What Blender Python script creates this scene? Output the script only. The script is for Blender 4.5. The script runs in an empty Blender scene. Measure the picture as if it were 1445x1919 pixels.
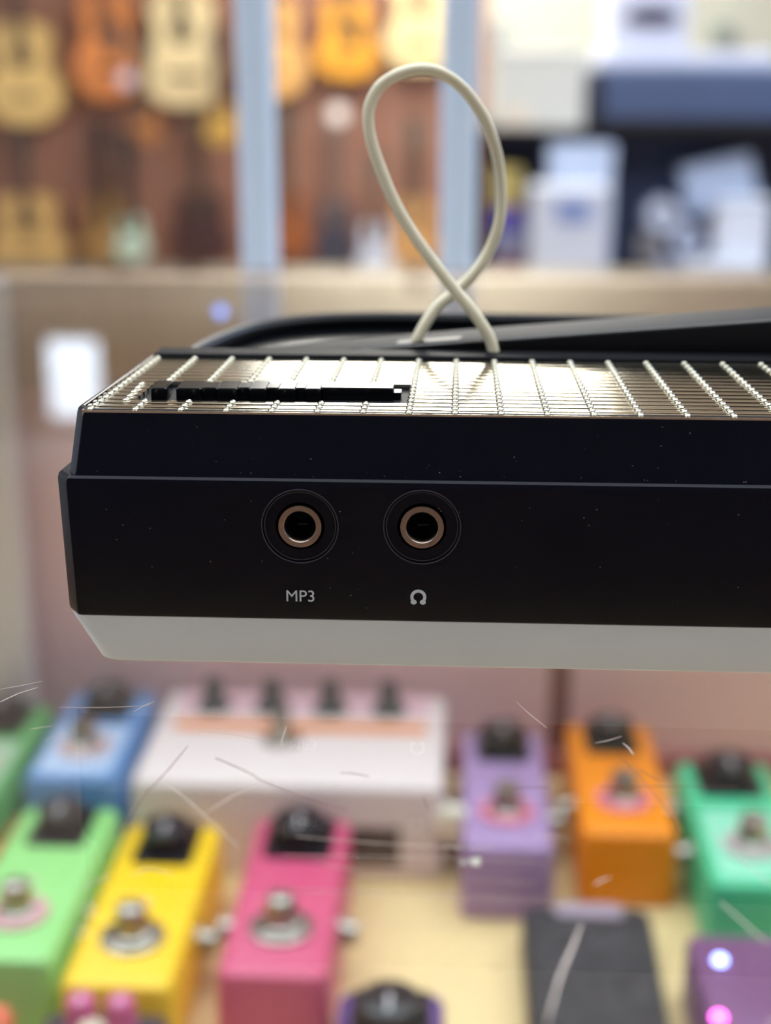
import bpy, bmesh, math, random
from mathutils import Vector, Matrix
random.seed(7)
S = bpy.context.scene
COL = S.collection
MM = 0.001

# ------------------------------------------------------------------ camera
W, H, FPX = 1445.0, 1919.0, 2755.0
PITCH, YAW = math.radians(17.23), math.radians(2.95)
CF = Vector((-math.sin(YAW)*math.cos(PITCH), math.cos(YAW)*math.cos(PITCH), -math.sin(PITCH)))
CR = Vector((math.cos(YAW), math.sin(YAW), 0))
CU = CR.cross(CF)
CC = Vector((20.99, -185.6, 80.76))*MM          # 8 cm above the counter glass
cam = bpy.data.objects.new('camera', bpy.data.cameras.new('camera'))
COL.objects.link(cam)
cam.matrix_world = Matrix(((CR.x, CU.x, -CF.x, CC.x), (CR.y, CU.y, -CF.y, CC.y), (CR.z, CU.z, -CF.z, CC.z), (0, 0, 0, 1)))
cd = cam.data
cd.sensor_fit = 'HORIZONTAL'; cd.sensor_width = 36.0; cd.lens = FPX/W*36.0
cd.clip_start = 0.005; cd.clip_end = 60
cd.dof.use_dof = True; cd.dof.focus_distance = 0.197; cd.dof.aperture_fstop = 16.2
S.camera = cam

# ------------------------------------------------------------------ world, exposure
wd = bpy.data.worlds.new('world'); S.world = wd; wd.use_nodes = True
bg = wd.node_tree.nodes['Background']
bg.inputs[0].default_value = (0.80, 0.88, 1.0, 1); bg.inputs[1].default_value = 0.75
S.view_settings.view_transform = 'Standard'; S.view_settings.look = 'None'
S.view_settings.gamma = 1; S.view_settings.use_curve_mapping = False
S.view_settings.exposure = 0.12
CEIL_LIGHT = 9.0

# ------------------------------------------------------------------ helpers
def lin(c):
    return tuple(((x/255/12.92) if x/255 <= .04045 else ((x/255+.055)/1.055)**2.4) for x in c)
def at(u, v, axis, val):
    """world point on the plane axis=val (metres) seen at photo pixel u,v"""
    d = CF + CR*((u-W/2)/FPX) + CU*((H/2-v)/FPX)
    return CC + d*((val-CC[axis])/d[axis])

MATS = {}
def mat(name, rgb, rough=.5, metal=0.0, scale=0, amt=.0, bump=0, bscale=None, spec=.5, rgb2=None, emit=None, strength=0, coat=0):
    if name in MATS: return MATS[name]
    m = bpy.data.materials.new(name); m.use_nodes = True
    nt = m.node_tree; b = nt.nodes['Principled BSDF']
    c = (*lin(rgb), 1)
    b.inputs['Base Color'].default_value = c
    b.inputs['Roughness'].default_value = rough; b.inputs['Metallic'].default_value = metal
    b.inputs['Specular IOR Level'].default_value = spec
    b.inputs['Coat Weight'].default_value = coat
    if emit:
        b.inputs['Emission Color'].default_value = (*lin(emit), 1); b.inputs['Emission Strength'].default_value = strength
    if scale or bump:
        tc = nt.nodes.new('ShaderNodeTexCoord')
    if scale:
        n = nt.nodes.new('ShaderNodeTexNoise'); n.inputs['Scale'].default_value = scale; n.inputs['Detail'].default_value = 4
        nt.links.new(tc.outputs['Object'], n.inputs['Vector'])
        mx = nt.nodes.new('ShaderNodeMix'); mx.data_type = 'RGBA'
        c2 = (*lin(rgb2), 1) if rgb2 else tuple(x*(1-amt) for x in c[:3])+(1,)
        mx.inputs['A'].default_value = c; mx.inputs['B'].default_value = c2
        nt.links.new(n.outputs['Fac'], mx.inputs['Factor']); nt.links.new(mx.outputs['Result'], b.inputs['Base Color'])
    if bump:
        n2 = nt.nodes.new('ShaderNodeTexNoise'); n2.inputs['Scale'].default_value = bscale or 800; n2.inputs['Detail'].default_value = 3
        nt.links.new(tc.outputs['Object'], n2.inputs['Vector'])
        bp = nt.nodes.new('ShaderNodeBump'); bp.inputs['Strength'].default_value = bump; bp.inputs['Distance'].default_value = .0002
        nt.links.new(n2.outputs['Fac'], bp.inputs['Height']); nt.links.new(bp.outputs['Normal'], b.inputs['Normal'])
    MATS[name] = m
    return m

def wood(name, rgb, rgb2, scale=6, rough=.45, axis='Z', spec=.5):
    if name in MATS: return MATS[name]
    m = mat(name, rgb, rough, spec=spec); nt = m.node_tree; b = nt.nodes['Principled BSDF']
    tc = nt.nodes.new('ShaderNodeTexCoord'); mp = nt.nodes.new('ShaderNodeMapping')
    st = {'X': (.08, 1, 1), 'Y': (1, .08, 1), 'Z': (1, 1, .08)}[axis]
    mp.inputs['Scale'].default_value = st
    n = nt.nodes.new('ShaderNodeTexNoise'); n.inputs['Scale'].default_value = scale; n.inputs['Detail'].default_value = 6
    mx = nt.nodes.new('ShaderNodeMix'); mx.data_type = 'RGBA'
    mx.inputs['A'].default_value = (*lin(rgb), 1); mx.inputs['B'].default_value = (*lin(rgb2), 1)
    nt.links.new(tc.outputs['Object'], mp.inputs[0]); nt.links.new(mp.outputs[0], n.inputs['Vector'])
    nt.links.new(n.outputs['Fac'], mx.inputs['Factor']); nt.links.new(mx.outputs['Result'], b.inputs['Base Color'])
    return m

def glass_mat():
    m = bpy.data.materials.new('counter_glass'); m.use_nodes = True; nt = m.node_tree; nt.nodes.clear()
    g = nt.nodes.new('ShaderNodeNewGeometry'); d = nt.nodes.new('ShaderNodeVectorMath'); d.operation = 'DOT_PRODUCT'
    nt.links.new(g.outputs['Incoming'], d.inputs[0]); nt.links.new(g.outputs['True Normal'], d.inputs[1])
    def mth(op, a, b=None):
        n = nt.nodes.new('ShaderNodeMath'); n.operation = op
        for i, x in enumerate((a, b)):
            if x is None: continue
            if isinstance(x, (int, float)): n.inputs[i].default_value = x
            else: nt.links.new(x, n.inputs[i])
        return n.outputs[0]
    c = mth('ABSOLUTE', d.outputs['Value'])
    f = mth('ADD', mth('MULTIPLY', mth('POWER', mth('SUBTRACT', 1.0, c), 5.0), .96), .04)
    t = nt.nodes.new('ShaderNodeBsdfTransparent'); t.inputs[0].default_value = (.975, .985, .98, 1)
    gl = nt.nodes.new('ShaderNodeBsdfGlossy'); gl.inputs['Roughness'].default_value = .02
    mx = nt.nodes.new('ShaderNodeMixShader'); o = nt.nodes.new('ShaderNodeOutputMaterial')
    nt.links.new(f, mx.inputs[0]); nt.links.new(t.outputs[0], mx.inputs[1]); nt.links.new(gl.outputs[0], mx.inputs[2])
    nt.links.new(mx.outputs[0], o.inputs[0])
    return m

class MB:
    """collects geometry; build() links it as ONE mesh object"""
    def __init__(s): s.v = []; s.f = []
    def add(s, vs, fs):
        k = len(s.v); s.v += [tuple(p) for p in vs]; s.f += [[i+k for i in f] for f in fs]; return s
    def box(s, x0, x1, y0, y1, z0, z1):
        return s.add([(x0,y0,z0),(x1,y0,z0),(x1,y1,z0),(x0,y1,z0),(x0,y0,z1),(x1,y0,z1),(x1,y1,z1),(x0,y1,z1)],
                     [(0,3,2,1),(4,5,6,7),(0,1,5,4),(1,2,6,5),(2,3,7,6),(3,0,4,7)])
    def loft(s, rings, cap0=True, cap1=True, closed=True):
        n = len(rings[0]); vs = [p for r in rings for p in r]; fs = []
        for i in range(len(rings)-1):
            for j in range(n if closed else n-1):
                a, b = i*n+j, i*n+(j+1) % n
                fs.append((a, b, b+n, a+n))
        if cap0: fs.append(tuple(range(n-1, -1, -1)))
        if cap1: fs.append(tuple(range((len(rings)-1)*n, len(rings)*n)))
        return s.add(vs, fs)
    def lathe(s, prof, c=(0,0,0), axis='Z', n=24, cap0=True, cap1=True):
        rings = []
        for r, h in prof:
            ring = []
            for k in range(n):
                a = 2*math.pi*k/n; x, y = r*math.cos(a), r*math.sin(a)
                if axis == 'Z': p = (c[0]+x, c[1]+y, c[2]+h)
                elif axis == 'Y': p = (c[0]+x, c[1]+h, c[2]-y)
                else: p = (c[0]+h, c[1]+x, c[2]+y)
                ring.append(p)
            rings.append(ring)
        return s.loft(rings, cap0, cap1)
    def tube(s, pts, r, n=10, cap=True):
        pts = [Vector(p) for p in pts]; rings = []
        up = Vector((0, 1, 0.2)).normalized()
        for i, p in enumerate(pts):
            t = (pts[min(i+1, len(pts)-1)]-pts[max(i-1, 0)]).normalized()
            a = t.cross(up)
            if a.length < 1e-3: a = t.cross(Vector((1, 0, 0)))
            a.normalize(); b = a.cross(t).normalized(); up = b
            rr = r[i] if isinstance(r, (list, tuple)) else r
            rings.append([p+a*rr*math.cos(2*math.pi*k/n)+b*rr*math.sin(2*math.pi*k/n) for k in range(n)])
        return s.loft(rings, cap, cap)
    def ball(s, c, rx, ry, rz, n=12, m=7, half=False):
        rings = []
        for i in range(m+1):
            th = (-math.pi/2 if not half else 0)+(math.pi if not half else math.pi/2)*i/m
            cr = max(math.cos(th), 1e-3)
            rings.append([(c[0]+rx*cr*math.cos(2*math.pi*k/n), c[1]+ry*cr*math.sin(2*math.pi*k/n), c[2]+rz*math.sin(th)) for k in range(n)])
        return s.loft(rings)
    def mesh(s, name, m, smooth=35):
        me = bpy.data.meshes.new(name); me.from_pydata(s.v, [], s.f); me.validate(); me.update()
        bm = bmesh.new(); bm.from_mesh(me); bmesh.ops.recalc_face_normals(bm, faces=bm.faces); bm.to_mesh(me); bm.free()
        me.materials.append(m)
        if smooth:
            me.shade_smooth(); me.set_sharp_from_angle(angle=math.radians(smooth))
        return me
    def build(s, name, m, parent=None, smooth=35, bevel=0, seg=2):
        o = bpy.data.objects.new(name, s.mesh(name, m, smooth)); COL.objects.link(o)
        if parent: o.parent = parent
        if bevel:
            b = o.modifiers.new('bevel', 'BEVEL'); b.width = bevel; b.segments = seg; b.limit_method = 'ANGLE'
        return o

def place(me, name, parent, loc=(0,0,0)):
    o = bpy.data.objects.new(name, me); COL.objects.link(o); o.parent = parent; o.location = loc; return o
def tag(o, label=None, cat=None, group=None, kind=None):
    if label: o['label'] = label
    if cat: o['category'] = cat
    if group: o['group'] = group
    if kind: o['kind'] = kind
    return o
def thing(name, label, cat, group=None, kind=None):
    o = bpy.data.objects.new(name, None); COL.objects.link(o); o.empty_display_size = .02
    return tag(o, label, cat, group, kind)
def rpoly(pts, r, z, n=5):
    """polygon with rounded corners at height z (ccw)"""
    out = []; N = len(pts)
    rs = r if isinstance(r, (list, tuple)) else [r]*N
    for i in range(N):
        p = Vector(pts[i]); a = (Vector(pts[i-1])-p).normalized(); b = (Vector(pts[(i+1) % N])-p).normalized()
        ang = a.angle(b); d = rs[i]/math.tan(ang/2)
        p0 = p+a*d; p1 = p+b*d; c = p+(a+b).normalized()*(rs[i]/math.sin(ang/2))
        a0 = math.atan2(p0.y-c.y, p0.x-c.x); a1 = math.atan2(p1.y-c.y, p1.x-c.x)
        da = (a1-a0+math.pi) % (2*math.pi)-math.pi
        for k in range(n+1):
            t = a0+da*k/n; out.append((c.x+rs[i]*math.cos(t), c.y+rs[i]*math.sin(t), z))
    return out
def rrect(x0, x1, y0, y1, r, z, n=5):
    return rpoly([(x0,y0),(x1,y0),(x1,y1),(x0,y1)], r, z, n)
def catmull(P, k=6):
    P = [Vector(p) for p in P]; out = []
    for i in range(len(P)-1):
        a, b, c, d = P[max(i-1,0)], P[i], P[i+1], P[min(i+2,len(P)-1)]
        for j in range(k):
            t = j/k
            out.append(.5*((2*b)+(c-a)*t+(2*a-5*b+4*c-d)*t*t+(3*b-a-3*c+d)*t**3))
    out.append(P[-1]); return out

# ------------------------------------------------------------------ materials
M_black = mat('black_abs', (19, 19, 28), .24, scale=90, amt=.25, bump=.06, bscale=2500, spec=.13)
M_black_gloss = mat('black_gloss', (13, 14, 18), .16, spec=.3, scale=60, amt=.2)
M_blackknob = mat('black_knob', (26, 24, 30), .28, scale=60, amt=.2)
M_white_base = mat('grey_white_base', (198, 205, 222), .55, scale=70, amt=.05)
M_grille = mat('grille_metal', (245, 238, 216), .11, 1.0, scale=400, amt=.12, bump=.06, bscale=900)
M_bead = mat('bead_metal_dimmed', (168, 163, 145), .16, 1.0, scale=400, amt=.15)  # grille metal darkened in colour so the beads glare less
M_under = mat('grille_under', (26, 26, 24), .5, scale=200, amt=.3)
M_nickel = mat('nickel', (172, 157, 149), .22, 1.0, scale=900, amt=.12)
M_chrome = mat('chrome', (176, 170, 160), .3, 1.0, scale=60, amt=.1)
M_bore = mat('bore', (8, 8, 10), .4, scale=200, amt=.2)
M_print = mat('white_print', (196, 204, 216), .6, scale=1500, amt=.1)
M_cable = mat('cream_cable', (226, 216, 190), .42, scale=90, amt=.07, rgb2=(216, 204, 168))
M_glass = glass_mat()
M_scratch_l = mat('scratch_light', (214, 196, 182), .7, scale=900, amt=.35)
M_scratch_d = mat('scratch_brown', (122, 84, 74), .7, scale=900, amt=.35)

# ------------------------------------------------------------------ the room
ROOM = dict(x0=-4.2, x1=5.2, y0=-3.2, y1=7.1, z0=-1.0, z1=1.78)
r = ROOM
tag(MB().box(r['x0'], r['x1'], r['y0'], r['y1'], r['z0']-.1, r['z0']).build('floor', wood('floor_wood', (150, 120, 95), (120, 92, 72), 3, .5, 'Y'), smooth=0),
    'brown wooden shop floor', None, kind='structure')
tag(MB().box(r['x0'], r['x1'], r['y0'], r['y1'], r['z1'], r['z1']+.1).build('ceiling', mat('ceiling_paint', (236, 234, 230), .8, scale=4, amt=.04), smooth=0),
    'cream painted shop ceiling', None, kind='structure')
tag(MB().box(r['x0'], .13, r['y1'], r['y1']+.1, r['z0'], r['z1']).build('wall_back', wood('wall_mahogany', (166, 122, 102), (130, 90, 76), 5, .5, 'Z'), smooth=0),
    'mahogany brown wall hung with guitars', None, kind='structure')
tag(MB().box(.13, r['x1'], r['y1'], r['y1']+.1, r['z0'], r['z1']).build('wall_right', mat('wall_pale', (206, 208, 196), .8, scale=3, amt=.06), smooth=0),
    'pale grey green wall behind the shelf unit', None, kind='structure')

tag(MB().box(r['x0'], r['x1'], r['y0']-.1, r['y0'], r['z0'], r['z1']).build('wall_front', mat('wall_slate', (128, 136, 158), .7, scale=3, amt=.1), smooth=0), 'slate blue wall behind the viewer', None, kind='structure')
M_reflector = mat('reflector_tan', (198, 191, 174), .7, scale=3, amt=.08)
tag(MB().box(r['x0'], r['x1'], r['y1']-.022, r['y1'], .62, r['z1']).build('reflector_band', M_reflector, smooth=0), 'added unseen grey tan band above the guitars, mirrored in the grille', None, kind='structure')  # unseen band added for the grille and glass to mirror
def ceiling_light(x0, x1, y0, y1, label, strength=CEIL_LIGHT, z=1.46, tint=(255, 252, 242), up=0):
    t = thing('ceiling_light', label, 'ceiling light', 'suspended ceiling lights'); t.location = ((x0+x1)/2, (y0+y1)/2, z)
    hx, hy = (x1-x0)/2, (y1-y0)/2; w = .025
    MB().box(-hx, hx, -hy, hy, -.014, -.006).build('diffuser', mat('diffuser_%g' % strength, (240, 240, 235), .6, emit=tint, strength=strength), t, 0)
    f = MB()
    f.box(-hx-w, hx+w, -hy-w, -hy, -.02, 0); f.box(-hx-w, hx+w, hy, hy+w, -.02, 0)
    f.box(-hx-w, -hx, -hy, hy, -.02, 0); f.box(hx, hx+w, -hy, hy, -.02, 0); f.box(-hx, hx, -hy, hy, -.006, 0)
    if up: MB().box(-hx*.94, hx*.94, -hy*.94, hy*.94, .0005, .006).build('ceiling_fill', mat('ceiling_fill_%g' % up, (240, 240, 235), .6, emit=tint, strength=up), t, 0)  # glowing back face added so the panels brighten the ceiling
    f.build('light_frame', mat('light_frame', (225, 225, 222), .5, scale=8, amt=.04), t, 0)
    for a in (-1, 1):
        for b in (-1, 1): MB().tube([(a*hx*.9, b*hy*.9, 0), (a*hx*.9, b*hy*.9, r['z1']-z)], .006, 8).build('suspension_rod', M_chrome, t)
ceiling_light(-.72, .56, 4.7, 6.65, 'large white ceiling panel mirrored in the metal grille', 12, 1.40)
ceiling_light(-.6, .45, 3.35, 4.5, 'added unseen fill panel in front of the guitar wall', 11, up=1.6)  # added panel, no such fixture known; brightens the guitars
ceiling_light(1.2, 2.6, 2.0, 3.4, 'added unseen cool fill panel in front of the shelf unit', 8.5, 1.46, (196, 220, 255), 1.7)  # invented cool fill for the white boxes, out of view
ceiling_light(-1.6, 1.6, -.35, 1.5, 'added wide unseen fill panel above the glass counter', 4.6, 1.46, (232, 243, 255), 1.5)  # unseen panel put in to light the pedals and synth top
def wall_light(x0, x1, z0, z1, label, strength):
    t = thing('wall_light', label, 'wall light', 'light boxes high on the wall'); t.location = ((x0+x1)/2, r['y1']-.02, z0); w = (x1-x0)/2; h = z1-z0
    MB().box(-w, w, -.06, 0, 0, h).build('light_housing', mat('light_frame2', (225, 225, 222), .5, scale=8, amt=.04), t, 0)
    MB().box(-w+.012, w-.012, -.066, -.06, .012, h-.012).build('diffuser', mat('diffuser_wall_%g' % strength, (235, 240, 250), .6, emit=(222, 238, 255), strength=strength), t, 0)
wall_light(-2.06, -1.79, 1.27, 1.68, 'pale blue light box high on the guitar wall', 2.6)

# ------------------------------------------------------------------ the display case
GZ = 0.0; SZ = -.225; CY = .412
case = thing('display_case', 'glass topped shop display case with tan shelf and dusty pink back', 'display case')
M_shelf = mat('shelf_tan', (222, 190, 138), .6, scale=9, rgb2=(232, 208, 150))
M_pink = mat('panel_pink', (242, 202, 206), .55, scale=7, amt=.06)
M_rail = wood('rail_tan', (186, 150, 124), (174, 140, 112), 20, .45, 'X')
glass = MB().box(-.42, .60, -.42, CY+.004, GZ-.006, GZ).build('glass_top', M_glass, case, 0)
MB().box(-.42, .60, -.42, CY, SZ-.012, SZ).build('shelf', M_shelf, case, 0)
MB().box(-.419, .599, -.41, CY, -1.0, SZ-.012).build('plinth', wood('plinth_wood', (140, 105, 80), (115, 84, 62), 6, .5, 'Z'), case, 0)
xs = .0672
M_plinth = MATS['plinth_wood']
MB().box(-.42, .60, -.42, -.41, SZ-.012, GZ-.006).build('front_blocker', M_plinth, case, 0)  # opaque front added to block low light, where a case has glass
MB().box(-.42, -.41, -.41, CY-.006, SZ, GZ-.006).build('side_blocker', M_plinth, case, 0)  # unseen wooden sides, also added to keep light off the pedal fronts
MB().box(.59, .60, -.41, CY-.006, SZ, GZ-.006).build('side_blocker', M_plinth, case, 0)
MB().box(-.42, xs-.005, CY+.001, CY+.011, SZ, -.052).build('sliding_panel', M_pink, case, 0)
MB().box(xs+.005, .60, CY+.001, CY+.011, SZ, -.052).build('sliding_panel', M_pink, case, 0)
MB().box(xs-.006, xs+.006, CY+.004, CY+.015, SZ, -.052).build('panel_seam', mat('seam_red', (138, 62, 62), .6, scale=20, amt=.2), case, 0)
MB().box(-.42, .60, CY-.005, CY+.001, SZ, SZ+.010).build('track', mat('track_red', (176, 104, 102), .5, scale=20, amt=.15), case, 0)
MB().box(-.42, .60, CY-.004, CY+.014, -.052, GZ-.006).build('rear_rail', M_rail, case, 0)
MB().box(-.215, -.163, .392, .404, SZ, GZ-.006).build('corner_post', mat('post_white', (226, 220, 222), .4, scale=9, amt=.05), case, 0)

# in-focus scratches on the glass: (points, width in mm, tone)
SCR = [([(403,1422),(412,1424),(470,1450),(487,1463)],.16,1), ([(487,1462),(540,1486),(600,1505),(650,1517)],.17,1),
 ([(638,1449),(665,1450),(692,1456)],.15,1), ([(352,1398),(330,1425),(300,1460),(270,1492),(240,1535),(215,1565)],.15,1),
 ([(303,1460),(340,1490),(380,1525),(450,1590)],.09,0), ([(487,1468),(440,1490),(385,1525)],.08,0), ([(530,1400),(528,1390),(537,1362)],.10,0),
 ([(370,1370),(430,1375),(510,1392)],.06,0), ([(555,1568),(700,1580),(870,1590)],.09,0), ([(530,1603),(700,1606),(860,1610)],.07,0),
 ([(590,1615),(700,1637),(820,1641)],.05,0), ([(530,1668),(700,1673),(870,1679)],.06,0), ([(600,1728),(740,1733),(880,1737)],.04,0),
 ([(0,1316),(35,1300),(70,1289)],.14,0), ([(0,1292),(40,1285),(80,1277)],.08,0), ([(110,1326),(200,1326),(290,1322)],.08,0),
 ([(250,1335),(272,1322),(290,1315)],.09,0), ([(55,1367),(80,1363),(100,1361)],.08,0), ([(85,1387),(105,1380),(125,1373)],.08,0),
 ([(1090,1730),(1075,1770),(1050,1830),(1025,1919)],.30,0), ([(1115,1393),(1140,1388),(1165,1380)],.10,0), ([(1167,1393),(1178,1402),(1187,1415)],.16,0),
 ([(968,1315),(985,1332),(1025,1365)],.08,0), ([(1165,1420),(1210,1470),(1260,1530),(1275,1560)],.09,1), ([(1200,1443),(1220,1455),(1238,1463)],.11,1),
 ([(1125,1475),(1310,1474),(1385,1474)],.08,1), ([(960,1478),(1000,1476),(1030,1476)],.08,1), ([(1000,1566),(1035,1569),(1070,1572)],.09,0),
 ([(1115,1658),(1128,1650),(1143,1645)],.18,0), ([(920,1814),(930,1813),(940,1811)],.14,1), ([(1330,1560),(1400,1620),(1445,1660)],.10,0),
 ([(1350,1690),(1400,1735),(1440,1770)],.16,0), ([(827,1587),(880,1588),(925,1590)],.09,0), ([(810,1608),(920,1613),(1030,1618)],.06,0),
 ([(810,1680),(920,1684),(1030,1686)],.06,0), ([(880,1650),(950,1652),(1010,1655)],.04,0), ([(792,1493),(797,1503),(801,1515)],.10,1),
 ([(140,1850),(146,1860),(150,1868)],.08,1), ([(150,1665),(180,1652),(205,1640)],.09,0), ([(250,1640),(280,1628),(325,1640)],.10,0)]
for pts, w, tone in SCR:
    P = catmull([at(u, v, 2, GZ) for u, v in pts], 5); mb = MB(); L = []; Rr = []
    for i, p in enumerate(P):
        t = (P[min(i+1, len(P)-1)]-P[max(i-1, 0)]).normalized(); nrm = Vector((-t.y, t.x, 0))
        ww = w*MM*.5*(.35+.65*math.sin(math.pi*(i+.6)/(len(P)+.2)))*random.uniform(.7, 1.15)
        L.append(p+nrm*ww); Rr.append(p-nrm*ww)
    n = len(P); up = Vector((0, 0, 4e-5))
    mb.loft([[L[i], Rr[i], Rr[i]+up, L[i]+up] for i in range(n)])
    mb.build('scratch', M_scratch_d if tone else M_scratch_l, glass, 0)
c0 = at(885, 1617, 2, GZ); fl = MB()
for k in range(9):
    fl.ball((c0.x+random.uniform(-1.1, 1.1)*MM, c0.y+random.uniform(-.7, .7)*MM, GZ+.1*MM), .35*MM, .3*MM, .22*MM, 8, 5)
fl.build('dried_fleck', mat('fleck', (186, 180, 166), .6, scale=900, amt=.2), glass)

# ------------------------------------------------------------------ the stylophone
sy = thing('pocket_synthesizer', 'black pocket synthesizer with metal grille and white base on the glass', 'synthesizer')
def mmv(seq): return [tuple(c*MM for c in p) for p in seq]
YB = 96.0
def lower_ring(ins, z, xl, r=2.6, far=YB):
    return mmv(rpoly([(xl+ins, 2.7+ins), (xl+1.9+ins, 0+ins), (112-ins, 0+ins), (110-ins, far-ins), (xl+5.5+ins, far-ins)], [.9, .35, r, 9, 14], z, 6))
low = MB().loft([lower_ring(.35, 7.55, -32.6), lower_ring(.08, 7.75, -32.62), lower_ring(0, 8.2, -32.62), lower_ring(0, 26.5, -33.05), lower_ring(.15, 27.1, -33.05), lower_ring(.5, 27.4, -33.05)])
lo = low.build('lower_body', M_black, sy, 30)
# jack recesses and holes cut into the rear face
JX = (0.0, 16.28); JZ = (20.9, 21.05)
cutters = []
for jx, jz in zip(JX, JZ):
    for rad, d in ((5.15, .28), (3.28, 9.0)):
        c = MB().lathe([(rad*MM, -.01), (rad*MM, d*MM)], (jx*MM, 0, jz*MM), 'Y', 64).build('cutter', M_black, None, 30)
        b = lo.modifiers.new('cut', 'BOOLEAN'); b.operation = 'DIFFERENCE'; b.solver = 'EXACT'; b.object = c; cutters.append(c)
bpy.context.view_layer.update()
me2 = bpy.data.meshes.new_from_object(lo.evaluated_get(bpy.context.evaluated_depsgraph_get()))
lo.modifiers.clear(); lo.data = me2
for c in cutters: bpy.data.objects.remove(c)
me2.set_sharp_from_angle(angle=math.radians(28))

def lx(y): return -29.9+2.7*(y-2)/40          # left edge of the top narrows away from the jacks
def upper_ring(e, z, yb=43.5, r=1.8, yf=2.2):
    y0, y1 = yf-e, yb+e
    return mmv(rpoly([(lx(2)-e, y0+1.9), (lx(2)+1.3-e, y0), (104+e, y0), (101+e, y1), (lx(43)-e, y1)], [r*.4, .3, r, r, r], z, 6))
up = MB().loft([upper_ring(1.75, 26.9), upper_ring(1.35, 27.7), upper_ring(.22, 35.3), upper_ring(.1, 35.8), upper_ring(-.12, 36.05), upper_ring(-.45, 36.1, r=1.5),
                upper_ring(-.7, 36.0, r=1.3), upper_ring(-.8, 34.4, r=1.2)])
up.build('upper_body', M_black, sy, 30)
MB().loft([mmv(rpoly([(lx(2)+1.2, 3.4), (102, 3.4), (99, 42), (lx(43)+1.2, 42)], 1, z, 4)) for z in (34.4, 34.7)]).build('grille_backing', M_under, sy, 0)
# raised strip between grille and keyboard
MB().loft([mmv(rrect(lx(40)+.6, 98, 38.0, 43.2, .4, z, 3)) for z in (34.5, 36.3)]+[mmv(rrect(lx(40)+.9, 97.7, 38.3, 42.9, .3, 36.6, 3))]).build('rear_strip', mat('black_matt', (14, 14, 18), .5, spec=.06, scale=60, amt=.2), sy, 30)
# keyboard deck beyond the grille with a curved raised rim
dk = [(-27, 44), (104, 44), (104, 93), (4, 92.5), (-9, 88), (-18, 79), (-23, 62)]
MB().loft([mmv(rpoly(dk, [.5, .5, 6, 6, 6, 6, 4], z, 4)) for z in (27.2, 31.6)]).build('keyboard_deck', M_black_gloss, sy, 30)
rim = catmull([(-24, 46, 33.4), (-22.4, 61, 33.2), (-17.5, 78, 33.0), (-9, 87, 33), (4, 91, 33), (22, 92, 32.8), (60, 92.5, 32.5), (103, 92.5, 32)], 5)
MB().tube([p*MM for p in rim], 1.5*MM, 10).build('deck_rim', mat('black_satin', (15, 15, 19), .45, spec=.2, scale=60, amt=.2), sy)
# white base
def base_ring(ins, z): return mmv(rpoly([(-32.3+ins, .7+ins*.55), (111-ins, .7+ins*.55), (108-ins, YB-2-ins), (-27+ins, YB-2-ins)], [2.5, 2.5, 6, 12], z, 6))
MB().loft([base_ring(3.7, 0.02), base_ring(3.2, .25), base_ring(0, 7.2), base_ring(0, 7.6)]).build('base', M_white_base, sy, 30)
# grille: crowned bars in rows, beads down each column
grille = bpy.data.objects.new('grille', None); COL.objects.link(grille); grille.parent = sy
def gx(x, y): return 20.4+(x-20.4)*(1-.00125*(y-3))
ROWS = [2.95+2.3*j for j in range(16)]
BX0, BX1, BY0, BY1 = -23.2, 14.2, 9.2, 19.4
def bar(xa, xb, y):
    hw = .88; prof = [(-hw, -.9), (-hw, -.018), (-.45, 0), (.45, 0), (hw, -.02), (hw, -.9)]
    a, b = gx(xa, y), gx(xb, y)
    return MB().loft([[(x*MM, (y+py)*MM, (36.0+pz)*MM) for py, pz in prof] for x in (a, b)]).build('bar', M_grille, grille, 0)
for y in ROWS:
    if y > 38: continue
    if BY0-.9 < y < BY1+.3: bar(-29.0, -23.6, y); bar(14.7, 101, y)
    else: bar(-29.0, 101, y)
bead = MB().ball((0, 0, 0), .56*MM, .84*MM, .40*MM, 12, 4, half=True).mesh('bead', M_bead, 60)
far_beads = MB()
for k in range(-8, 14):
    x = 20.4+6.05*k
    for y in ROWS:
        if y > 38: continue
        if BY0-.9 < y < BY1+.3 and BX0-.5 < x < BX1: continue
        p = (gx(x, y)*MM, y*MM, 35.93*MM)
        if k <= 8: place(bead, 'bead', grille, p)
        else: far_beads.ball(p, .62*MM, .98*MM, .42*MM, 8, 3, half=True)
for y in (8.2, 10.6, 13.2, 15.8, 18.2): place(bead, 'bead', grille, (-24.4*MM, y*MM, 35.95*MM))
tag(far_beads.build('bead_field', M_bead, grille, 60), kind='stuff')
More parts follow.
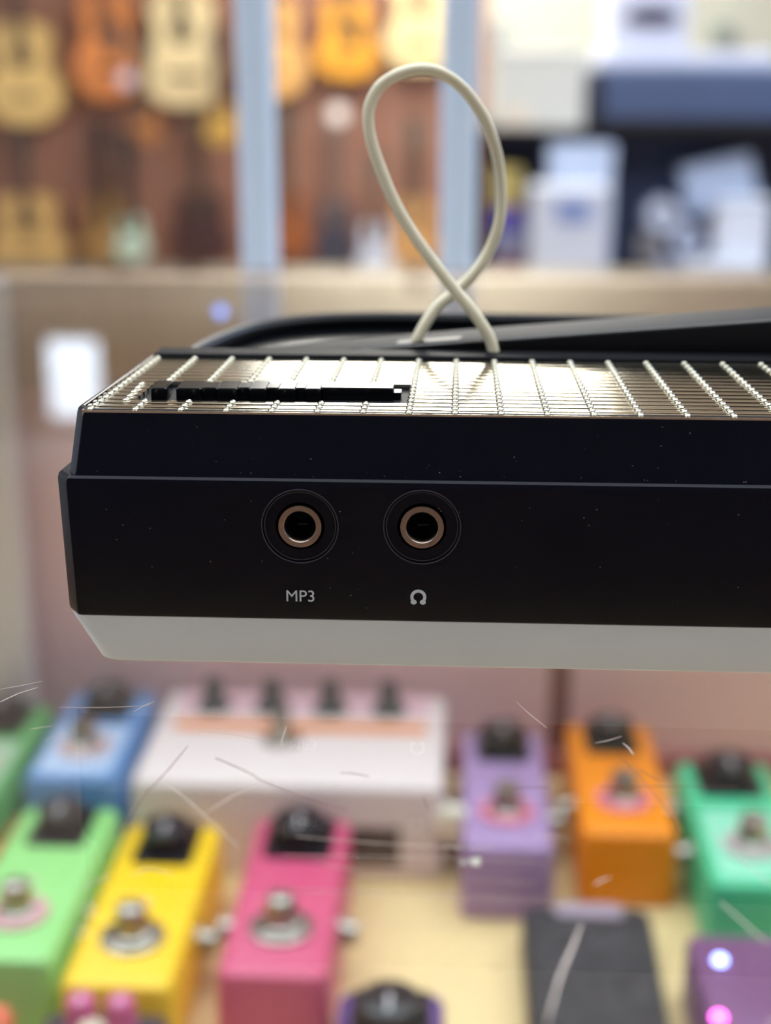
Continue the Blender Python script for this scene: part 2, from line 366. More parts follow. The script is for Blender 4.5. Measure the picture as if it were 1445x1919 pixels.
# badge: glossy recessed plate and raised lettering seen from its back edge
badge = MB().loft([mmv(rpoly([(BX0, BY0), (BX1, BY0+.6), (BX1-.3, BY1), (BX0+.3, BY1)], .4, z, 3)) for z in (34.6, 35.25)]).build('badge', mat('badge_plate', (34, 35, 38), .5, spec=.1, scale=60, amt=.2), sy, 0)
def glyph(x0, x1, y0, y1, ch=.35, top=37.1):
    m = MB().loft([mmv(rpoly([(x0, y0), (x1, y0+.03), (x1, y1), (x0, y1)], .25, z, 3)) for z in (35.2, top-.15)]+[mmv(rpoly([(x0+.12, y0+.12), (x1-.12, y0+.15), (x1-.12, y1-.12), (x0+.12, y1-.12)], .2, top, 3))])
    m.build('letter_relief', M_black_gloss, badge, 30)
gl = [(-21.6,-19.4,11.0,16.0), (-18.1,-14.6,11.1,16.2), (-14.75,-12.4,11.6,15.4), (-12.5,-9.6,11.2,16.3), (-9.7,-7.9,11.9,15.2), (-8.0,-5.6,11.3,16.4),
      (-5.7,-3.9,12.0,15.4), (-4.0,-1.6,11.5,16.4), (-1.7,-.2,12.1,15.6), (-.3,1.9,11.7,16.5), (1.8,11.9,12.5,16.0)]
for g in gl: glyph(*g)
MB().loft([mmv(rpoly([(-18.1, 11.9), (12.9, 13.3), (12.9, 15.6), (-18.1, 14.9)], .3, z, 3)) for z in (35.2, 36.3)]).build('letter_base', M_black_gloss, badge, 0)
# jacks
for jx, jz in zip(JX, JZ):
    j = MB().lathe([(2.96, 8), (2.96, .02), (2.88, -.12), (2.2, -.12), (2.12, -.05), (1.78, .75), (1.74, 8)], (0, 0, 0), 'Y', 48, False, False)
    j.v = [(x*MM+jx*MM, y*MM, z*MM+jz*MM) for x, y, z in j.v]
    jo = j.build('headphone_jack', M_nickel, sy, 40)
    jo['label'] = 'nickel plated jack socket'
    b = MB().lathe([(1.73, .9), (1.70, 7.6)], (0, 0, 0), 'Y', 32, False, True); b.v = [(x*MM+jx*MM, y*MM, z*MM+jz*MM) for x, y, z in b.v]
    b.build('bore', M_bore, jo, 40)
    sp = MB().box(-.7, .8, 3.2, 3.5, -.75, -.55); sp.v = [(x*MM+jx*MM, y*MM, z*MM+jz*MM) for x, y, z in sp.v]
    sp.build('contact_spring', mat('spring_dark', (70, 66, 62), .3, 1.0, scale=90, amt=.2), jo, 0)
    rg = MB()
    for rr, th in ((5.12, .10), (4.75, .07)):
        rg.tube([((jx+rr*math.cos(a))*MM, (.02 if rr > 5 else .27)*MM, (jz+rr*math.sin(a))*MM) for a in [2*math.pi*k/72 for k in range(73)]], th*MM, 6)
    rg.build('recess_ring', mat('ring_gloss', (62, 62, 72), .2, spec=.6, scale=90, amt=.2), sy, 60)
# printed marks
def font(txt, size, loc, parent, m, name='printed_text', extrude=.02*MM):
    cu = bpy.data.curves.new(name, 'FONT'); cu.body = txt; cu.size = 1.0; cu.align_x = 'CENTER'; cu.align_y = 'CENTER'; cu.extrude = extrude/size; cu.offset = 0
    tmp = bpy.data.objects.new(name, cu); COL.objects.link(tmp); bpy.context.view_layer.update()
    me = bpy.data.meshes.new_from_object(tmp.evaluated_get(bpy.context.evaluated_depsgraph_get())); bpy.data.objects.remove(tmp)
    me.transform(Matrix.Scale(size, 4)); me.materials.clear(); me.materials.append(m)
    o = bpy.data.objects.new(name, me); COL.objects.link(o); o.parent = parent; o.location = loc; o.rotation_euler = (math.pi/2, 0, 0)
    return o
p = at(563, 1118, 1, 0)
font('MP3', 2.3*MM, (p.x, -.025*MM, p.z), sy, M_print)
p = at(784, 1119, 1, 0); hp = MB()
pts = []
for k in range(33):
    a = math.radians(-52+284*k/32); pts.append((a, .86))
for i in range(len(pts)-1):
    quad = []
    for (a, _), rr in ((pts[i], 1.08), (pts[i+1], 1.08), (pts[i+1], .66), (pts[i], .66)):
        quad.append((p.x+rr*MM*math.cos(a), p.z+rr*MM*math.sin(a)))
    hp.loft([[(x, y, z) for x, z in quad] for y in (-.04*MM, .01*MM)])
for s_ in (-1, 1):
    e = [(p.x+s_*(.62+.42*math.cos(t))*MM, p.z+(-.72+.34*math.sin(t))*MM) for t in [2*math.pi*k/14 for k in range(14)]]
    hp.loft([[(x, y, z) for x, z in e] for y in (-.042*MM, .01*MM)])
hp.build('headphone_symbol', M_print, sy, 0)
# dust and nicks
dm = mat('dust', (168, 164, 158), .8, scale=900, amt=.2); du = MB()
for k in range(150):
    u = random.uniform(150, 1440); q = random.random()
    if q < .6: v = 898+ (u-100)*.0125 - abs(random.gauss(0, 7)); pt = at(u, v, 1, 1.0*MM)
    elif q < .8: v = random.uniform(790, 890); pt = at(u, v, 1, 1.3*MM)
    else: v = random.uniform(930, 1140); pt = at(u, v, 1, 0)
    f = (pt.z/MM-27.4)/8.6
    if pt.z > 27.4*MM: pt.y = (2.2-1.4+1.2*f-.0)*MM
    rr = random.uniform(.03, .075)*MM
    du.ball((pt.x, pt.y, pt.z), rr*random.uniform(.8, 1.6), rr*.6, rr*.8, 6, 4)
tag(du.build('dust_specks', dm, sy), kind='stuff')

# ------------------------------------------------------------------ stylus with its cable
st = thing('stylus', 'black stylus lying behind the grille with a looped cream cable', 'stylus')
def strip_ring(X, y0, y1, zt, zb, e=.5):
    return mmv([(X, y0, zb), (X, y0-.1, zt-.45), (X, y0+.25, zt-.08), (X, y0+.6, zt), (X, y1-.6, zt), (X, y1-.2, zt-.1), (X, y1, zt-.5), (X, y1, zb)])
def ztop(X): return 36.05+.082*X
sb = MB().loft([strip_ring(-12.5, 45.6, 49.5, 34.95, 34.2), strip_ring(-9, 45.0, 51.5, 35.35, 34.0), strip_ring(0, 44.3, 54, ztop(0), 33.6), strip_ring(30, 44, 55.5, ztop(30), 33.6),
               strip_ring(60, 44, 56, ztop(60), 34.4), strip_ring(85, 44, 56, ztop(85), 36.0), strip_ring(95, 44.5, 55.5, ztop(95)-.3, 37.2)])
sb.build('stylus_body', mat('stylus_black', (30, 29, 32), .55, scale=60, amt=.2, spec=.15), st, 40)
MB().tube([(x*MM, 44.15*MM, (ztop(x)-.2)*MM) for x in (-2, 20, 40, 60, 84)], .16*MM, 6).build('edge_highlight', mat('edge_highlight_grey', (120, 116, 108), .25, scale=80, amt=.2), st)  # grey line paints the highlight along the stylus edge
a0 = ztop(14)
MB().loft([[(x*MM, y*MM, (ztop(x)+dz)*MM) for x, y in ((10.6, 46.0), (20.5, 46.0), (21.5, 48.6), (11.2, 48.6))] for dz in (-.3, .05)]).build('slot', M_bore, st, 0)
CB = [(781,637,47.3),(796,608,48.5),(820,574,50),(853,547,51),(890,511,52),(917,469,53),(935,420,53.5),(939,372,54),(935,311,54),(923,260,53),(902,212,52),(868,166,51),(829,138,50),(790,130,49.5),
      (748,139,49),(714,160,48.5),(695,191,48),(690,227,47.5),(698,272,47),(716,324,46.5),(739,378,46),(772,435,45.5),(811,490,45),(853,544,44.3),(890,589,43.6),(917,632,43),(926,664,42.4),(928,684,42)]
path = catmull([at(u, v, 1, Y*MM) for u, v, Y in CB], 5)
p0 = path[0].copy(); path = [p0-Vector((.3, .3, 1.2))*MM]+path
MB().tube(path, .92*MM, 14).build('cable', M_cable, st)

# ------------------------------------------------------------------ pedals under the glass
def knob(parent, x, y, z, r, h, m=M_blackknob, skirt=False, pointer=True):
    k = MB()
    if skirt: k.lathe([(r*1.35, 0), (r*1.35, h*.12), (r*.75, h*.4), (r*.68, h*.95), (r*.55, h)], (x, y, z), n=24)
    else: k.lathe([(r, 0), (r, h*.15), (r*.93, h*.25), (r*.86, h*.93), (r*.74, h)], (x, y, z), n=28)
    o = k.build('knob', m, parent)
    if pointer:
        MB().box(x-.0006, x+.0006, y-r*.62, y+.1*r, z+h-.0002, z+h+.0004).build('pointer', mat('pointer_white', (215, 210, 212), .5, scale=300, amt=.1), o, 0)
    return o
def footswitch(parent, x, y, z, washer=None, s=1.0):
    wm = mat('washer_%s' % (washer,), washer, .3, scale=200, amt=.15) if washer else M_chrome  # washer tints hold painted pink LED reflections
    hx = MB().lathe([(.0062*s, 0), (.0062*s, .0025), (.0052*s, .0032)], (x, y, z), n=6).build('footswitch', M_chrome, parent, 20)
    MB().lathe([(.0088*s, 0), (.0088*s, .0012), (.0078*s, .0016)], (x, y, z), n=28).build('washer', wm, hx)
    MB().lathe([(.0042*s, .003), (.0042*s, .0105), (.0036*s, .0120), (.0018*s, .0128)], (x, y, z), n=20).build('button', M_chrome, hx)
def side_jack(parent, x, y, z, d):
    MB().lathe([(.0058, 0), (.0058, .0018*d), (.0042, .0018*d), (.0042, .006*d), (.0028, .006*d), (.0026, .001*d)], (x, y, z), 'X', 20).build('side_jack', M_chrome, parent)
def pedal(label, x0, x1, y0, y1, rgb, zt=-.195, zb=SZ, plate=None, kn='one', sw=(235, 150, 165), jacks=(1, 1), skew=0, metal=0, group='small guitar pedals under the glass', jy=.45):
    """mini stompbox; local origin at its base centre (x0,x1,... in mm)"""
    cx, cy = (x0+x1)/2*MM, (y0+y1)/2*MM; w, l, h = (x1-x0)*MM, (y1-y0)*MM, zt-zb
    t = thing('guitar_pedal', label, 'guitar pedal', group); t.location = (cx, cy, zb); t.rotation_euler.z = skew
    m = mat('pedal_%d_%d_%d' % rgb, rgb, .38, metal, scale=40, amt=.08, bump=.05, bscale=1500)
    def ring(e, z): return rrect(-w/2+e, w/2-e, -l/2+e, l/2-e, .004, z, 4)
    MB().loft([ring(.0006, .0004), ring(0, .001), ring(.0004, h-.0028), ring(.0013, h-.0008), ring(.003, h)]).build('body', m, t, 30)
    if plate:
        MB().loft([rrect(-w/2+.004, w/2-.004, -l/2+.005, -l/2+l*.56, .003, z, 3) for z in (h-.0005, h+.0004)]).build('face_plate', mat('plate_%d_%d_%d' % plate, plate, .45, scale=40, amt=.05), t, 0)
    if kn in ('one', 'big'):
        bw = .0108 if kn == 'one' else .0125
        MB().loft([rrect(-bw, bw, l/2-.031, l/2-.0012, .002, z, 3) for z in (h-.0008, h+.0006)]).build('knob_bay', M_blackknob, t, 30)
    if kn == 'one':
        knob(t, 0, l/2-.0165, h+.0006, .0098, .0085)
    elif kn == 'big':
        knob(t, 0, l/2-.0175, h+.0006, .0112, .009)
    elif kn == 'three':
        knob(t, -.009, l/2-.013, h, .0058, .010); knob(t, .009, l/2-.013, h, .0058, .010); knob(t, 0, l/2-.032, h, .0045, .008)
    footswitch(t, 0, -l/2+.027, h+(.0004 if plate else 0), sw, 1.2)
    MB().ball((0, -l/2+.047, h), .0016, .0016, .0012, 10, 4, half=True).build('indicator', mat('indicator_lens', (235, 205, 205), .2, scale=100, amt=.1), t)
    if jacks[0]: side_jack(t, -w/2+.0004, l*(jy-.5), h*.55, -1)
    if jacks[1]: side_jack(t, w/2-.0004, l*(jy-.5), h*.55, 1)
    return t, w, l, h
pedal('bright orange guitar pedal right of the lilac pedal', 68.5, 105, 303, 400, (255, 150, 20), sw=(250, 140, 160))
pedal('lilac guitar pedal beside the large white pedal', 24, 58.5, 291, 391, (176, 146, 190), sw=(240, 140, 165))
pedal('teal green guitar pedal at the right edge', 111, 149, 270, 366, (80, 205, 150), plate=(150, 225, 190), kn='big', sw=(205, 190, 190))
pedal('magenta pink guitar pedal in front of the white pedal', -53.5, -17, 209, 311, (212, 84, 122), kn='big', sw=None)
pedal('bright yellow guitar pedal in the front row', -101.5, -65, 201, 304, (250, 205, 25), sw=None)
pedal('light green guitar pedal left of the yellow one', -144, -106, 213, 315, (150, 216, 128), sw=(228, 165, 175))
pedal('pale blue guitar pedal left of the white pedal', -147, -110, 321, 405, (110, 155, 210), zt=-.187, plate=(185, 205, 232), sw=(225, 190, 185))
pedal('dark green guitar pedal at the far left of the back row', -188, -151, 303, 389, (100, 168, 100), zt=-.187, plate=(165, 190, 160), kn='one', sw=(215, 190, 180))
pedal('burnt orange guitar pedal cut off at the left edge', -186, -149, 228, 331, (212, 118, 62), zt=-.205, sw=None)
t, w, l, h = pedal('purple guitar pedal at the bottom edge below the magenta pedal', -15, 19.5, 122, 219, (96, 66, 130), zt=-.205, kn='big', sw=None)
t, w, l, h = pedal('dark plum guitar pedal with pink knobs at the bottom left', -103.5, -64, 118, 197, (70, 56, 66), zt=-.200, kn=None, sw=None)
for kx in (-.006, .006):
    knob(t, kx, l/2-.010, h, .0048, .011, mat('pink_knob', (214, 96, 150), .3, scale=80, amt=.15))
knob(t, 0, l/2-.022, h, .005, .010, mat('cream_knob', (215, 195, 170), .35, scale=80, amt=.1))
pedal('salmon orange guitar pedal in the bottom left corner', -150, -113.5, 105, 200, (232, 120, 90), zt=-.200, kn='three', sw=None)
t, w, l, h = pedal('glossy purple guitar pedal with lit lamps at the lower right', 99, 140, 153, 249, (120, 76, 118), zt=-.200, kn=None, sw=None)
for (lx_, ly_), c, s_ in (((-.0112, .0315), (140, 160, 255), 12), ((-.0165, .0015), (255, 90, 225), 12)):
    MB().ball((lx_, ly_, h), .0019, .0019, .0016, 12, 5, half=True).build('lit_lamp', mat('lamp_%d' % c[0], c, .3, emit=c, strength=s_), t)
# large white pedal
t = thing('guitar_pedal', 'large white guitar pedal with four black knobs and an orange stripe', 'guitar pedal', 'small guitar pedals under the glass')
t.location = (-.0435, .3615, SZ); w, l, h = .122, .087, .039
mw = mat('pedal_white', (238, 224, 220), .4, scale=30, amt=.04)
MB().loft([rrect(-w/2+e, w/2-e, -l/2+e, l/2-e, .004, z, 4) for e, z in ((.0006, .0004), (0, .001), (.0004, h-.003), (.0013, h-.0008), (.003, h))]).build('body', mw, t, 30)
MB().box(-.052, .053, .0035, .013, h-.0004, h+.0003).build('orange_stripe', mat('stripe_orange', (240, 150, 85), .45, scale=60, amt=.06), t, 0)
MB().box(-.054, .054, .0405-.020, .0415, h-.0004, h+.0002).build('knob_panel', mat('panel_rose', (232, 190, 200), .45, scale=60, amt=.05), t, 0)
for kx in (-.0385, -.0135, .0115, .0365): knob(t, kx, .026, h, .0056, .013, M_blackknob, True, False)
footswitch(t, -.006, -.004, h, None, .9)
MB().box(.022, .044, -l/2-.0004, -l/2+.001, .006, .022).build('spec_label', mat('label_grey', (105, 98, 92), .6, scale=60, amt=.2), t, 0)
side_jack(t, w/2-.0004, -.022, .018, 1)
cp = MB().lathe([(.0070, 0), (.0070, .003), (.0056, .0042), (.001, .0046)], (0, 0, 0), 'Y', 24)
cp.v = [(x, -y, z) for x, y, z in cp.v]
o = cp.build('nut_highlight', mat('nut_highlight_cream', (255, 252, 228), .35, scale=90, amt=.05), None); o.location = (.0215, .3205, SZ+.0245)  # cream disc painted as the bright highlight on a jack nut
o.parent = None
o.parent = t; o.location = Vector((.0215, .3205, SZ+.0245))-t.location
# black treadle pedal
t = thing('treadle_pedal', 'black gritty treadle pedal lying below the orange pedal', 'guitar pedal'); t.location = (.0675, .222, SZ)
mg = mat('grip_black', (14, 13, 15), .8, scale=140, rgb2=(84, 81, 84), bump=1.0, bscale=400, spec=.2)
MB().loft([rpoly([(-.021, -.075), (.021, -.075), (.0245, .058), (-.0215, .058)], .005, z, 5) for z in (.0004, .012)]+[rpoly([(-.020, -.074), (.020, -.074), (.0235, .057), (-.0205, .057)], .005, .014, 5)]).build('body', mat('treadle_black', (40, 40, 44), .5, scale=60, amt=.2), t, 30)
MB().loft([rpoly([(-.0195, -.073), (.0195, -.073), (.0225, .046), (-.0195, .046)], .005, z, 5) for z in (.0138, .0168)]).build('grip_sheet', mg, t, 30)
MB().loft([rrect(-.010, .014, .0475, .056, .003, z, 4) for z in (.0138, .0165)]).build('toe_badge', mat('badge_lilac', (165, 150, 165), .35, scale=90, amt=.1), t, 30)

# blue pilot lamp on the rear rail
q = at(415, 583, 1, CY-.006)
t = thing('pilot_lamp', 'small blue pilot lamp on the rear rail of the case', 'lamp'); t.location = q
MB().lathe([(.0036, .002), (.0036, -.001), (.0026, -.0014)], (0, 0, 0), 'Y', 20).build('bezel', M_chrome, t)
MB().ball((0, -.0015, 0), .0024, .0022, .0024, 12, 8).build('lens', mat('lamp_blue', (120, 160, 255), .3, emit=(110, 150, 255), strength=5), t)

# ------------------------------------------------------------------ posts behind the counter
mp = mat('post_aluminium', (208, 228, 255), .4, .0, scale=3, amt=.06)
for (u, lab) in ((490, 'pale aluminium post left of the cream cable loop'), (857, 'pale aluminium post behind the cream cable loop')):
    q = at(u, 500, 1, .405); x = q.x; hw = .0070
    t = thing('cabinet_post', lab, 'post', 'aluminium posts at the back of the counter'); t.location = (x, .403, GZ)
    MB().loft([rrect(-hw, hw, -hw, hw, .003, z, 4) for z in (.0, .112)]).build('tube', mp, t, 30)
    MB().loft([rrect(-hw-.0004, hw+.0004, -hw-.0004, hw+.0004, .003, z, 4) for z in (.112, .114)]).build('end_cap', mp, t, 30)

# ------------------------------------------------------------------ guitars on the back wall
GY = 7.09
def guitar(label, cu, vb, wpx, hpx, rgb, Y=6.97, hole=True, neckrgb=(88, 72, 62), headpx=150, dark=None, kind='guitar', edge=(92, 56, 40)):
    pb = at(cu, vb, 1, Y); sc = (at(cu+50, vb, 1, Y).x-pb.x)/50
    w = wpx*sc; hgt = hpx*sc; d = .09 if wpx > 80 else .06
    t = thing(kind, label, kind, 'guitars on the back wall'); t.location = pb
    m = mat('g_%d_%d_%d' % rgb, rgb, .3, scale=5, amt=.12, coat=.3)
    N = 40; L = []
    for k in range(N+1):
        s = k/N
        prof = [(0, 0), (.03, .42), (.08, .66), (.16, .88), (.28, 1.0), (.40, .93), (.52, .72), (.60, .65), (.68, .67), (.78, .76), (.88, .73), (.95, .55), (.985, .32), (1, .12)]
        for (a, ra), (b, rb) in zip(prof, prof[1:]):
            if a <= s <= b: rr = ra+(rb-ra)*(s-a)/(b-a); break
        L.append((rr*w/2, s*hgt))
    out = [(x, z) for x, z in L[1:]]+[(-x, z) for x, z in reversed(L[1:])]
    MB().loft([[(x*.985, y, hgt*.5+(z-hgt*.5)*.99) for x, z in out] if i in (0, 3) else [(x, y, z) for x, z in out] for i, y in enumerate((0, .006, d-.006, d))]).build('body', m, t, 50)
    MB().tube([(x*1.0, .004, z) for x, z in out]+[(out[0][0], .004, out[0][1])], .006*w/.37, 6).build('binding', mat('g_edge_%d' % edge[0], edge, .4, scale=9, amt=.1), t)
    if hole:
        MB().lathe([(.13*w, -.002), (.13*w, .001)], (0, 0, hgt*.63), 'Y', 24).build('sound_hole', mat('hole_dark', (52, 42, 36), .6, scale=9, amt=.1), t)
    if dark:
        MB().loft([[(.10*w+.13*w*math.cos(a), y, hgt*.55+.16*hgt*math.sin(a)) for a in [2*math.pi*k/18 for k in range(18)]] for y in (-.003, .001)]).build('pickguard', mat('pg_%d' % dark[0], dark, .3, scale=9, amt=.1), t, 0)
    br = MB().box(-.21*w, .21*w, -.012, .001, hgt*.26, hgt*.30).build('bridge', mat('bridge_dark', (70, 48, 38), .5, scale=20, amt=.15), t, 0)
    nl = headpx*sc; mn = mat('neck_%d_%d' % neckrgb[:2], neckrgb, .45, scale=9, amt=.12)
    MB().loft([[(-.026, -.014, z), (.026, -.014, z), (.024, .014, z), (-.024, .014, z)] for z in (hgt*.66, hgt+nl)]).build('neck', mn, t, 0)
    hd = MB().loft([rpoly([(-.026, 0), (.026, 0), (.042, .12), (.036, .17), (-.036, .17), (-.042, .12)], .008, y, 3) for y in (0, .018)])
    hd.v = [(x, z, y+hgt+nl) for x, y, z in hd.v]
    ho = hd.build('headstock', mn, t, 0)
    for s in (-1, 1):
        for k in range(3): MB().ball((s*.05, .009, hgt+nl+.04+.042*k), .011, .007, .009, 8, 5).build('tuning_peg', M_chrome, ho)
    end = (0, GY-Y, hgt+nl+.02) if kind == 'guitar' else (0, .016, r['z1']-pb.z)
    MB().tube([(0, .016, hgt+nl+.02), end], .008 if kind == 'guitar' else .003, 8).build('hook' if kind == 'guitar' else 'hanging_cord', mat('hook_black', (40, 38, 38), .5, scale=30, amt=.1), t)
guitar('honey coloured acoustic guitar hanging at the far left of the upper row', 50, 238, 145, 190, (245, 208, 132))
guitar('orange sunburst acoustic guitar between the honey and cream ones', 205, 192, 128, 205, (238, 150, 82), Y=7.0, dark=(96, 78, 70))
guitar('cream topped acoustic guitar left of the first post', 347, 206, 160, 218, (246, 226, 176))
guitar('amber acoustic guitar half hidden by the first post', 512, 187, 132, 185, (240, 188, 116))
guitar('orange yellow guitar with dark pickguard between the posts', 650, 150, 122, 150, (252, 180, 62), dark=(72, 60, 58))
guitar('pale yellow acoustic guitar behind the top of the cable loop', 785, 136, 130, 185, (246, 224, 168))
guitar('tan acoustic guitar standing low at the far left', 58, 514, 150, 150, (228, 188, 120), headpx=50)
guitar('small tan guitar low beside the mint one', 200, 506, 84, 140, (190, 148, 88), neckrgb=(48, 44, 44), headpx=60)
guitar('small mint green ukulele low on the brown wall', 247, 492, 62, 84, (205, 232, 212), Y=6.72, hole=False, neckrgb=(44, 42, 44), headpx=85, kind='ukulele', edge=(130, 150, 132))
guitar('dark mahogany guitar low beside the first post', 380, 492, 118, 130, (74, 50, 52), headpx=80)
guitar('small golden ukulele hanging beside the first post', 415, 272, 62, 80, (214, 172, 86), Y=6.74, hole=False, headpx=60, kind='ukulele')
guitar('small brown ukulele hanging under the cream guitar', 272, 272, 58, 70, (186, 126, 74), Y=6.74, hole=False, headpx=60, kind='ukulele')
guitar('chestnut guitar low between the posts', 541, 486, 86, 130, (160, 94, 54), headpx=80)
guitar('slate blue guitar low between the posts', 630, 506, 82, 130, (66, 70, 88), Y=6.98, neckrgb=(120, 100, 92), headpx=100)
guitar('pale blue white ukulele low left of the cable crossing', 703, 528, 66, 112, (212, 224, 244), Y=6.72, hole=False, headpx=60, kind='ukulele', edge=(150, 160, 180))
guitar('tan guitar low behind the cable loop', 776, 508, 96, 140, (214, 166, 106), headpx=70)

def highlight_disc(label, u, v, dpx, rgb):  # pale discs stand in for blurred glints, hung on added strings
    Y = 6.66; c = at(u, v, 1, Y); rr = dpx*.5*(at(u+50, v, 1, Y).x-c.x)/50
    t = thing('highlight_disc', label, 'highlight disc', 'painted highlights on the guitar wall'); t.location = c
    MB().lathe([(rr, 0), (rr, .004), (rr*.94, .006)], (0, 0, 0), 'Y', 28).build('disc', mat('highlight_%d' % rgb[0], rgb, .5, scale=30, amt=.04), t)
    MB().tube([(0, .004, rr*.9), (0, .004, r['z1']-c.z)], .0015, 6).build('string', mat('string_grey', (150, 140, 130), .7, scale=90, amt=.1), t)
highlight_disc('painted round white highlight between the two posts', 634, 213, 36, (244, 232, 226))
highlight_disc('painted round lavender highlight beside the orange guitar', 236, 148, 30, (228, 214, 232))

# ------------------------------------------------------------------ shelf unit at the right
RY = 4.0
def pt(u, v, Y=RY): return at(u, v, 1, Y)
def box_thing(name, label, cat, u0, u1, v0, v1, Y, depth, m, tilt=0, group=None, bevel=.006, zbase=-9):
    """a closed carton with lid seam, seen at Y"""
    a, b = pt(u0, v1, Y), pt(u1, v0, Y); cx = (a.x+b.x)/2; w = b.x-a.x; a.z = zbase if zbase > -9 else a.z; h = b.z-a.z
    t = thing(name, label, cat, group); t.location = (cx, Y, a.z); t.rotation_euler.y = tilt
    MB().box(-w/2, w/2, 0, depth, 0, h*.86).build('box_body', m, t, 0, bevel=bevel)
    MB().box(-w/2-.002, w/2+.002, -.002, depth+.002, h*.86, h).build('lid', m, t, 0, bevel=bevel)
    return t, w, h
zb = pt(1200, 540).z
bench = thing('work_bench', 'low tan wooden bench under the white boxes', 'bench'); bx0, bx1 = pt(900, 540).x, pt(1560, 540).x
MB().box(bx0, bx1, RY-.22, 4.6, zb-.04, zb).build('bench_top', M_rail, bench, 0, bevel=.004)
for x in (bx0+.02, bx1-.08): MB().box(x, x+.06, RY-.06, 4.5, -1.0, zb-.04).build('bench_side', M_rail, bench, 0)
# dark shelf unit
mn = mat('navy_black', (84, 98, 132), .5, scale=4, amt=.2); mk = mat('shelf_black', (30, 30, 38), .5, scale=4, amt=.2)
un = thing('shelf_unit', 'dark navy shelf unit with a thick upper board', 'shelf unit')
a = pt(1150, 262, 4.12); b = pt(1570, 540, 4.12)
zsh = pt(1200, 262, 4.0).z; z2 = pt(1200, 242, 4.0).z; ztp = pt(1200, 130, 4.0).z
MB().box(pt(898, 262).x, b.x, 4.08, 4.55, zsh, z2).build('shelf_board', mk, un, 0)
MB().box(pt(900, 262).x, b.x, 4.36, 4.40, zb, zsh).build('back_board', mn, un, 0)
MB().box(b.x-.03, b.x, 4.08, 4.36, zb, zsh).build('side_board', mk, un, 0)
MB().box(pt(898, 262).x, pt(898, 262).x+.02, 4.08, 4.36, zb, zsh).build('side_board', mk, un, 0)
# digital piano on the shelf
dp = thing('digital_piano', 'dark navy digital piano case on the shelf below the printer', 'piano')
px0 = pt(1112, 180).x
MB().box(px0, b.x-.01, 4.05, 4.45, z2, ztp).build('case_body', mn, dp, 0, bevel=.01)
MB().box(px0, px0+.028, 4.03, 4.05, z2, ztp-.002).build('end_cheek', mk, dp, 0, bevel=.004)
MB().box(px0, b.x-.01, 4.02, 4.05, z2, z2+.03).build('key_slip', mk, dp, 0, bevel=.004)
# white printer on the piano
pr_ = thing('printer', 'white printer with a dark output slot on the piano', 'printer')
zz = ztp+.001; mwp = mat('printer_white', (222, 226, 242), .5, scale=4, amt=.05)
MB().box(pt(1130, 100).x, pt(1470, 100).x, 4.08, 4.42, zz, pt(1200, 98, 4.05).z).build('tray', mwp, pr_, 0, bevel=.01)
MB().box(pt(1150, 50).x, pt(1300, 50).x, 4.10, 4.42, pt(1200, 98, 4.05).z, pt(1200, -60, 4.05).z).build('printer_body', mwp, pr_, 0, bevel=.012)
ov = MB(); oc = pt(1222, 34, 4.10)
ov.loft([[(oc.x+.075*math.cos(t_), y, oc.z+(.034 if math.sin(t_) > 0 else .020)*math.sin(t_)) for t_ in [2*math.pi*k/24 for k in range(24)]] for y in (4.094, 4.11)]).build('output_slot', mat('slot_plum', (78, 70, 96), .4, scale=10, amt=.2), pr_, 0)
# white appliance on the shelf board, left of the piano
mwc = mat('cream_white', (226, 226, 216), .5, scale=3, amt=.05)
t, w, h = box_thing('carton', 'wide white carton on the shelf left of the piano', 'box', 925, 1098, 90, 242, 4.02, .3, mwc, zbase=z2+.001)
MB().box(-w*.42, -w*.1, -.003, .001, h*.05, h*.3).build('label_panel', mat('label_cream', (240, 228, 206), .5, scale=9, amt=.05), t, 0)
o = MB().box(pt(922, 50, 7.06).x, pt(948, 50, 7.06).x, 7.06, 7.1, pt(930, 118, 7.06).z, pt(930, 42, 7.06).z).build('wall_box', mat('wallbox_grey', (150, 160, 168), .5, scale=9, amt=.08), None, 0, bevel=.004)
tag(o, 'grey electrical box on the pale wall beside the second post', 'wall box')
o = MB().box(pt(1335, 70, 7.06).x, pt(1375, 70, 7.06).x, 7.06, 7.1, pt(1350, 82, 7.06).z, pt(1350, 46, 7.06).z).build('wall_switch', mat('wallbox_green', (140, 156, 150), .5, scale=9, amt=.08), None, 0, bevel=.004)
tag(o, 'grey green switch on the pale wall right of the printer', 'switch')
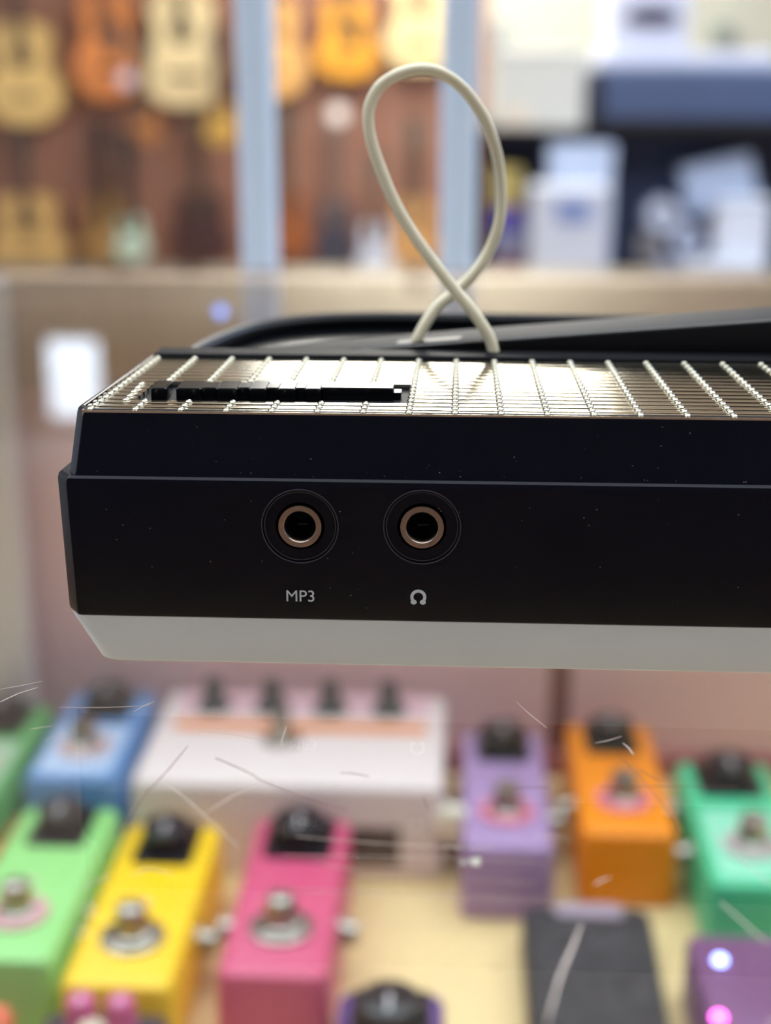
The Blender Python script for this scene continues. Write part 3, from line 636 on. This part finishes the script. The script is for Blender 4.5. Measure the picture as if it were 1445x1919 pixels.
# white boxes under the shelf
mwb = mat('box_white', (206, 218, 240), .55, scale=3, amt=.05); mwb2 = mat('box_white_warm', (224, 228, 236), .55, scale=3, amt=.05)
t, w, h = box_thing('carton', 'tall pale blue carton at the back under the shelf board', 'box', 1022, 1152, 270, 536, 4.04, .16, mwb, zbase=zb+.001)
t, w, h = box_thing('carton', 'white carton with a blue label standing under the shelf board', 'box', 993, 1140, 352, 540, 3.84, .17, mwb2, zbase=zb+.001)
MB().box(-w*.18, w*.28, -.004, .001, h*.68, h*.9).build('blue_label', mat('label_blue', (140, 158, 206), .5, scale=9, amt=.08), t, 0)
for (v0, v1, c, lab, u1) in ((484, 540, (118, 40, 82), 'maroon book at the bottom of the stack by the white carton', 984), (432, 482, (140, 146, 178), 'grey lavender book in the middle of the stack by the white carton', 986),
                             (388, 432, (88, 78, 178), 'violet book near the top of the stack by the white carton', 983), (318, 388, (196, 176, 104), 'mustard yellow book on top of the stack by the white carton', 978)):
    a_, b_ = pt(922, v1), pt(u1, v0)
    t = thing('book', lab, 'book', 'books stacked under the shelf board'); t.location = ((a_.x+b_.x)/2, RY, a_.z); w = b_.x-a_.x; h = b_.z-a_.z
    m = mat('book_%d' % c[0], c, .5, scale=9, amt=.1); e = h*.1
    MB().box(-w/2, w/2, 0, .16, 0, e).build('cover', m, t, 0); MB().box(-w/2, w/2, 0, .16, h-e, h-.0005).build('cover', m, t, 0)
    MB().box(-w/2, w/2, 0, .008, e, h-e).build('spine', m, t, 0)
    MB().box(-w/2+.004, w/2-.004, .008, .155, e, h-e).build('pages', mat('pages', (220, 214, 200), .7, scale=60, amt=.1), t, 0)
t, w, h = box_thing('carton', 'long white carton lying at the front of the bench', 'box', 1282, 1440, 495, 541, 3.95, .16, mwb2, zbase=zb+.001)
t, w, h = box_thing('carton', 'white rounded carton propped on the long white carton', 'box', 1338, 1450, 372, 493, 4.02, .09, mwb2, bevel=.02)
t, w, h = box_thing('carton', 'pale blue tilted carton leaning on top of the rounded carton', 'box', 1290, 1432, 300, 394, 4.13, .12, mwb, tilt=math.radians(-13), bevel=.012)
def cup(label, u, v, rpx, Y, rgb):
    c = pt(u, v, Y); rr = rpx*(pt(u+50, v, Y).x-c.x)/50
    t = thing('paper_roll', label, 'roll', 'rolls beside the tilted carton'); t.location = (c.x, Y, c.z); m = mat('roll_%d' % rgb[0], rgb, .6, scale=12, amt=.08)
    MB().lathe([(rr, .0), (rr, .10), (rr*.3, .10), (rr*.3, 0)], (0, 0, 0), 'Y', 28).build('roll_body', m, t)
    MB().lathe([(rr*.3, .002), (rr*.3, .098), (rr*.24, .098), (rr*.24, .002)], (0, 0, 0), 'Y', 20).build('core', mat('core_card', (150, 130, 110), .7, scale=20, amt=.1), t)
cup('white roll on top of the little pile of rolls', 1243, 405, 31, 4.06, (206, 212, 226))
cup('grey white roll at the right of the little pile', 1290, 452, 27, 4.02, (178, 186, 206))
cup('brownish roll at the left of the little pile', 1222, 468, 27, 4.02, (132, 128, 128))
cup('lavender grey roll at the bottom of the little pile', 1252, 512, 27, 4.0, (150, 158, 184))
